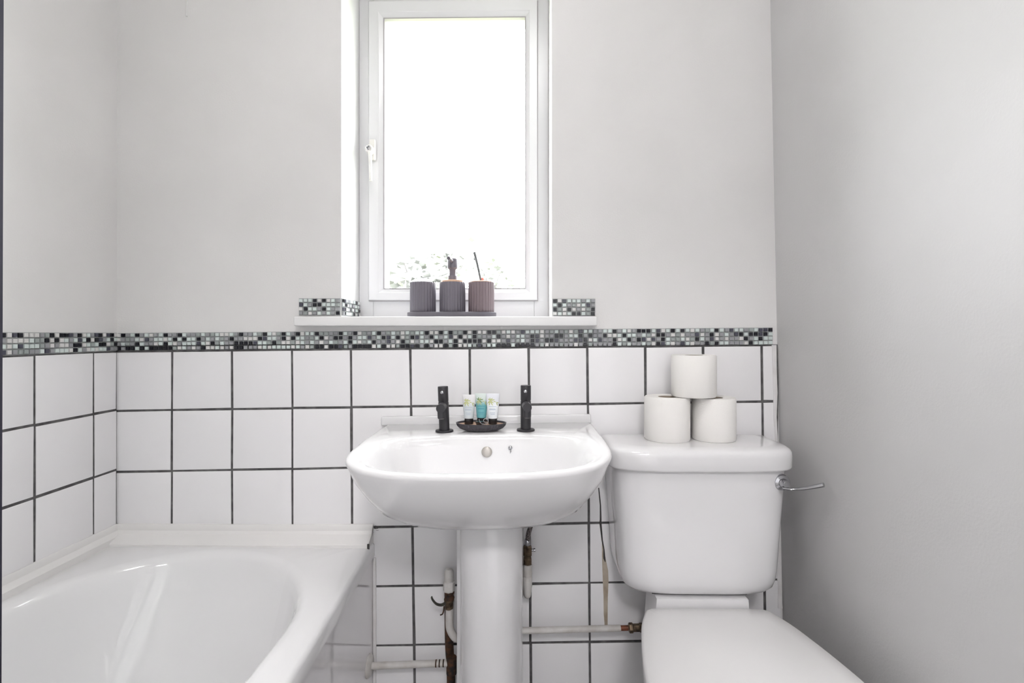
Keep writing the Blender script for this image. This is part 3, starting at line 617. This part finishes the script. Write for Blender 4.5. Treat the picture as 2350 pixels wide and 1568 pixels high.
path = crom([pcx + Vector(p) for p in ((-.006, -.006, .012), (-.001, -.0085, .004), (.005, -.009, .003), (.011, -.0085, .003), (.0145, -.006, .008), (.012, -.006, .014), (.006, -.0065, .014), (.004, -.007, .009), (.009, -.0085, .0065), (.013, -.008, .0045))], 8)
acc, last, beads = 0, None, []
for p in path:
    if last is None or (p - last).length > 0.0023: beads.append(sphere(p, 0.00125, 8, 5)); last = p
ob('ball_chain', merge(tube(path, 0.0004, 5, 0), *beads), M['chrome'], chn, 60)

# ================================================================== pipework under the basin
yp = -0.045
def at(u, v, y=yp): return PY(u, v, y)
sup = thing('water_pipe', 'corroded riser pipe with valve between bath panel and pedestal', 'pipe', (at(1031, 1500).x, yp, 0))
ax = at(1030.5, 1400).x
def zv(v, y=yp): return PY(1030, v, y).z
ob('cap', lathe([(.0115, zv(1334)), (.0118, zv(1325)), (.0110, zv(1312)), (.0075, zv(1306)), (.002, zv(1304.5))], (ax, yp, 0), n=20), M['white_pipe'], sup, 40)
ob('collar_nut', lathe([(.0125, zv(1357)), (.0145, zv(1354)), (.0145, zv(1346)), (.0138, zv(1345)), (.0145, zv(1343)), (.0145, zv(1336)), (.012, zv(1333.5))], (ax, yp, 0), n=8), M['white_pipe'], sup, 30)
ob('rusted_joint', lathe([(.0115, zv(1376)), (.0125, zv(1372)), (.010, zv(1366)), (.012, zv(1361)), (.0115, zv(1356))], (ax + .001, yp, 0), n=14), M['rust'], sup, 40)
vl = ob('valve', lathe([(.010, zv(1397)), (.0105, zv(1393)), (.0105, zv(1381)), (.0125, zv(1379)), (.0125, zv(1375))], (ax, yp, 0), n=12), M['brass'], sup, 40)
ob('valve_lever', tube([at(1022, 1385, yp - .012), at(1012, 1389, yp - .016), at(1001, 1386, yp - .018), at(993, 1377, yp - .018), at(990.5, 1371, yp - .018)], 0.0062, 10, flat=(1.0, .35)), M['lever_green'], vl, 40)
ob('clip_hook', tube([at(1019, 1392), at(1018, 1402), at(1015, 1410), at(1010, 1412)], 0.0016, 8), M['rust'], sup, 40)
ob('elbow', tube([(ax + .001, yp, zv(1396)), (ax + .001, yp, zv(1430)), (ax + .004, yp - .001, zv(1447)), (ax + .014, yp - .003, zv(1461)), (ax + .020, yp + .004, zv(1466))], 0.0095, 14), M['white_pipe'], sup, 40)
ob('riser', tube([(ax - .004, -.022, zv(1360, -.022)), (ax - .003, -.022, zv(1470, -.022)), (ax + .002, -.024, zv(1560, -.024)), (ax + .003, -.026, 0.0)], 0.0105, 12), M['rust'], sup, 40)
zh0, zh1 = at(866, 1529).z, at(1030, 1522).z
ob('branch_pipe', tube([(-0.367, yp, zh0), (ax + .001, yp, zh1)], 0.0082, 14), M['white_pipe'], sup, 40)
for u in (1001, 1009, 1018): ob('paint_chip', lathe([(.0086, -.0016), (.0086, .0016)], (at(u, 1523).x, yp, zh0 + (zh1 - zh0) * (at(u, 1523).x + .367) / (ax + .368)), (1, 0, 0), 14), M['rust'], sup)
ob('tee', lathe([(.0125, zv(1546)), (.0125, zv(1508))], (ax + .006, yp, 0), n=14), M['rust'], sup, 40)
ob('wall_collar', lathe([(.027, 0), (.027, .002), (.022, .007), (.0085, .009)], (-.3698, yp, zh0), (1, 0, 0), 28), M['white_pipe'], sup, 40)
hos = thing('flexible_hose', 'braided steel tap hose with brass coupling behind the pedestal', 'hose', (at(1211, 1300).x, yp, 0.4))
hx_ = at(1210.5, 1280).x
ob('hose', tube([at(1224, 1188, -.062), at(1219, 1205, -.058), at(1213, 1225, -.05), at(1210.5, 1246)], 0.0056, 12), M['braid'], hos, 40)
ob('ferrule', lathe([(.0062, zv(1252)), (.0070, zv(1249)), (.0070, zv(1238)), (.0060, zv(1236))], (hx_, yp, 0), n=16), M['chrome'], hos, 40)
cp = ob('coupling', lathe([(.0110, zv(1293)), (.0112, zv(1281)), (.0095, zv(1279)), (.0095, zv(1274)), (.0115, zv(1272)), (.0115, zv(1254)), (.009, zv(1251))], (hx_, yp, 0), n=6), M['brass'], hos, 30)
ob('screw', lathe([(.003, 0), (.003, .008), (.0042, .009), (.0042, .012)], (hx_ + .007, yp, zv(1262)), (1, 0, .1), 12), M['chrome'], cp, 40)
ob('plastic_adaptor', lathe([(.0090, zv(1360)), (.0105, zv(1345)), (.0112, zv(1344)), (.0112, zv(1322)), (.0108, zv(1321)), (.0112, zv(1320)), (.0112, zv(1295)), (.0105, zv(1294))], (hx_, yp, 0), n=20), M['white_pipe'], hos, 40)
ob('wall_tail', tube([(hx_, yp, zv(1356)), (hx_, yp + .004, zv(1366)), (hx_ - .004, -.016, zv(1372))], 0.0085, 12), M['white_pipe'], hos, 40)
fd = thing('feed_pipe', 'white painted pipe running along the tiles to the toilet', 'pipe', (0.12, -.05, .34))
p0, p1 = PY(1196, 1448, -.05), PY(1424, 1442, -.05); dv = (p1 - p0)
p00 = p0 - dv * 0.28
ob('pipe', tube([p00, p1], 0.0076, 16), M['white_pipe'], fd, 40)
def pt(u): return p0 + dv * ((u - 1196) / 228)
axd = dv.normalized()
ob('copper_end', lathe([(.0062, 0), (.0062, .030)], pt(1422), axd, 14), M['copper'], fd, 40)
ob('compression_nut', lathe([(.0080, 0), (.0115, .002), (.0115, .010), (.009, .012), (.009, .026), (.0105, .027), (.0105, .040)], pt(1442), axd, 6), M['brass'], fd, 30)
ob('tail', tube([pt(1470), pt(1500), PY(1520, 1441, -.06)], 0.0070, 12), M['copper'], fd, 40)

# ================================================================== lamps: unseen, added as assumed sources of the room light
def lamp(name, x, y, label, m, r=0.16):
    t = thing(name, label, 'assumed ceiling lamp', (x, y, ZC))
    ob('base', lathe([(r * .9, -.02), (r * .9, -.0005)], (x, y, ZC), n=40), M['white_paint'], t, 40)
    ob('diffuser', lathe([(r * .5, -.070), (r * .85, -.062), (r, -.045), (r, -.021)], (x, y, ZC), n=40), m, t, 50)
lamp('assumed_ceiling_lamp', -0.05, -0.95, 'unseen round bathroom ceiling lamp, assumed for the room light', M['lamp'])
lamp('assumed_ceiling_lamp', 0.15, -2.5, 'unseen round hallway ceiling lamp beyond the doorway, assumed for the frontal light', M['hall_fill'], 0.2)

# ================================================================== garden outside the window
GZ = -2.7
struct('ground', box(-40, 40, 0.6, 60, GZ - .1, GZ), M['lawn'], 'garden lawn below the window')
def tree(X, Y, top, rad, nleaf, label):
    t = thing('tree', label, 'tree', (X, Y, GZ), 'trees outside the window'); rnd = random.Random(int(X * 100) + 5)
    cz = top - rad
    ob('trunk', tube([(X, Y, GZ), (X + .1, Y, (GZ + cz) / 2), (X, Y, cz + rad * .4)], lambda q: .09 - .06 * q, 8), M['bark'], t, 40)
    tips = []
    for k in range(14):
        a = rnd.uniform(0, 2 * PI); e = rnd.uniform(-.1, 1.3); L = rad * rnd.uniform(.6, 1.0)
        p0 = Vector((X, Y, cz - rad * .5 + rad * .8 * rnd.random())); p1 = Vector((X, Y, cz)) + Vector((math.cos(a) * math.cos(e), math.sin(a) * math.cos(e), math.sin(e))) * L
        ob('branch', tube([p0, p0.lerp(p1, .5) + Vector((0, 0, .08)), p1], lambda q: .022 - .016 * q, 6), M['bark'], t, 40); tips += [p0.lerp(p1, s) for s in (.45, .6, .75, .9, 1.0)]
    V, F = [], []
    for _ in range(nleaf):
        c = rnd.choice(tips) + Vector([rnd.gauss(0, rad * .14) for _ in range(3)])
        d = Vector([rnd.gauss(0, 1) for _ in range(3)]).normalized(); u, v, w = frame_of(d); L, W = rnd.uniform(.07, .13), rnd.uniform(.03, .05); b = len(V)
        V += [c - u * L, c + v * W, c + u * L, c - v * W]; F.append((b, b + 1, b + 2, b + 3))
    o = ob('foliage', (V, F), M['foliage'], t); o['kind'] = 'stuff'
tree(-1.15, 5.2, 2.15, 0.9, 700, 'sparse pale tree outside the glass behind the tumbler')
tree(0.15, 6.5, 1.95, 0.8, 500, 'low bushy tree outside the glass behind the toothbrush')
tree(-0.55, 8.5, 2.5, 1.0, 350, 'thin distant tree outside the glass behind the soap pump')
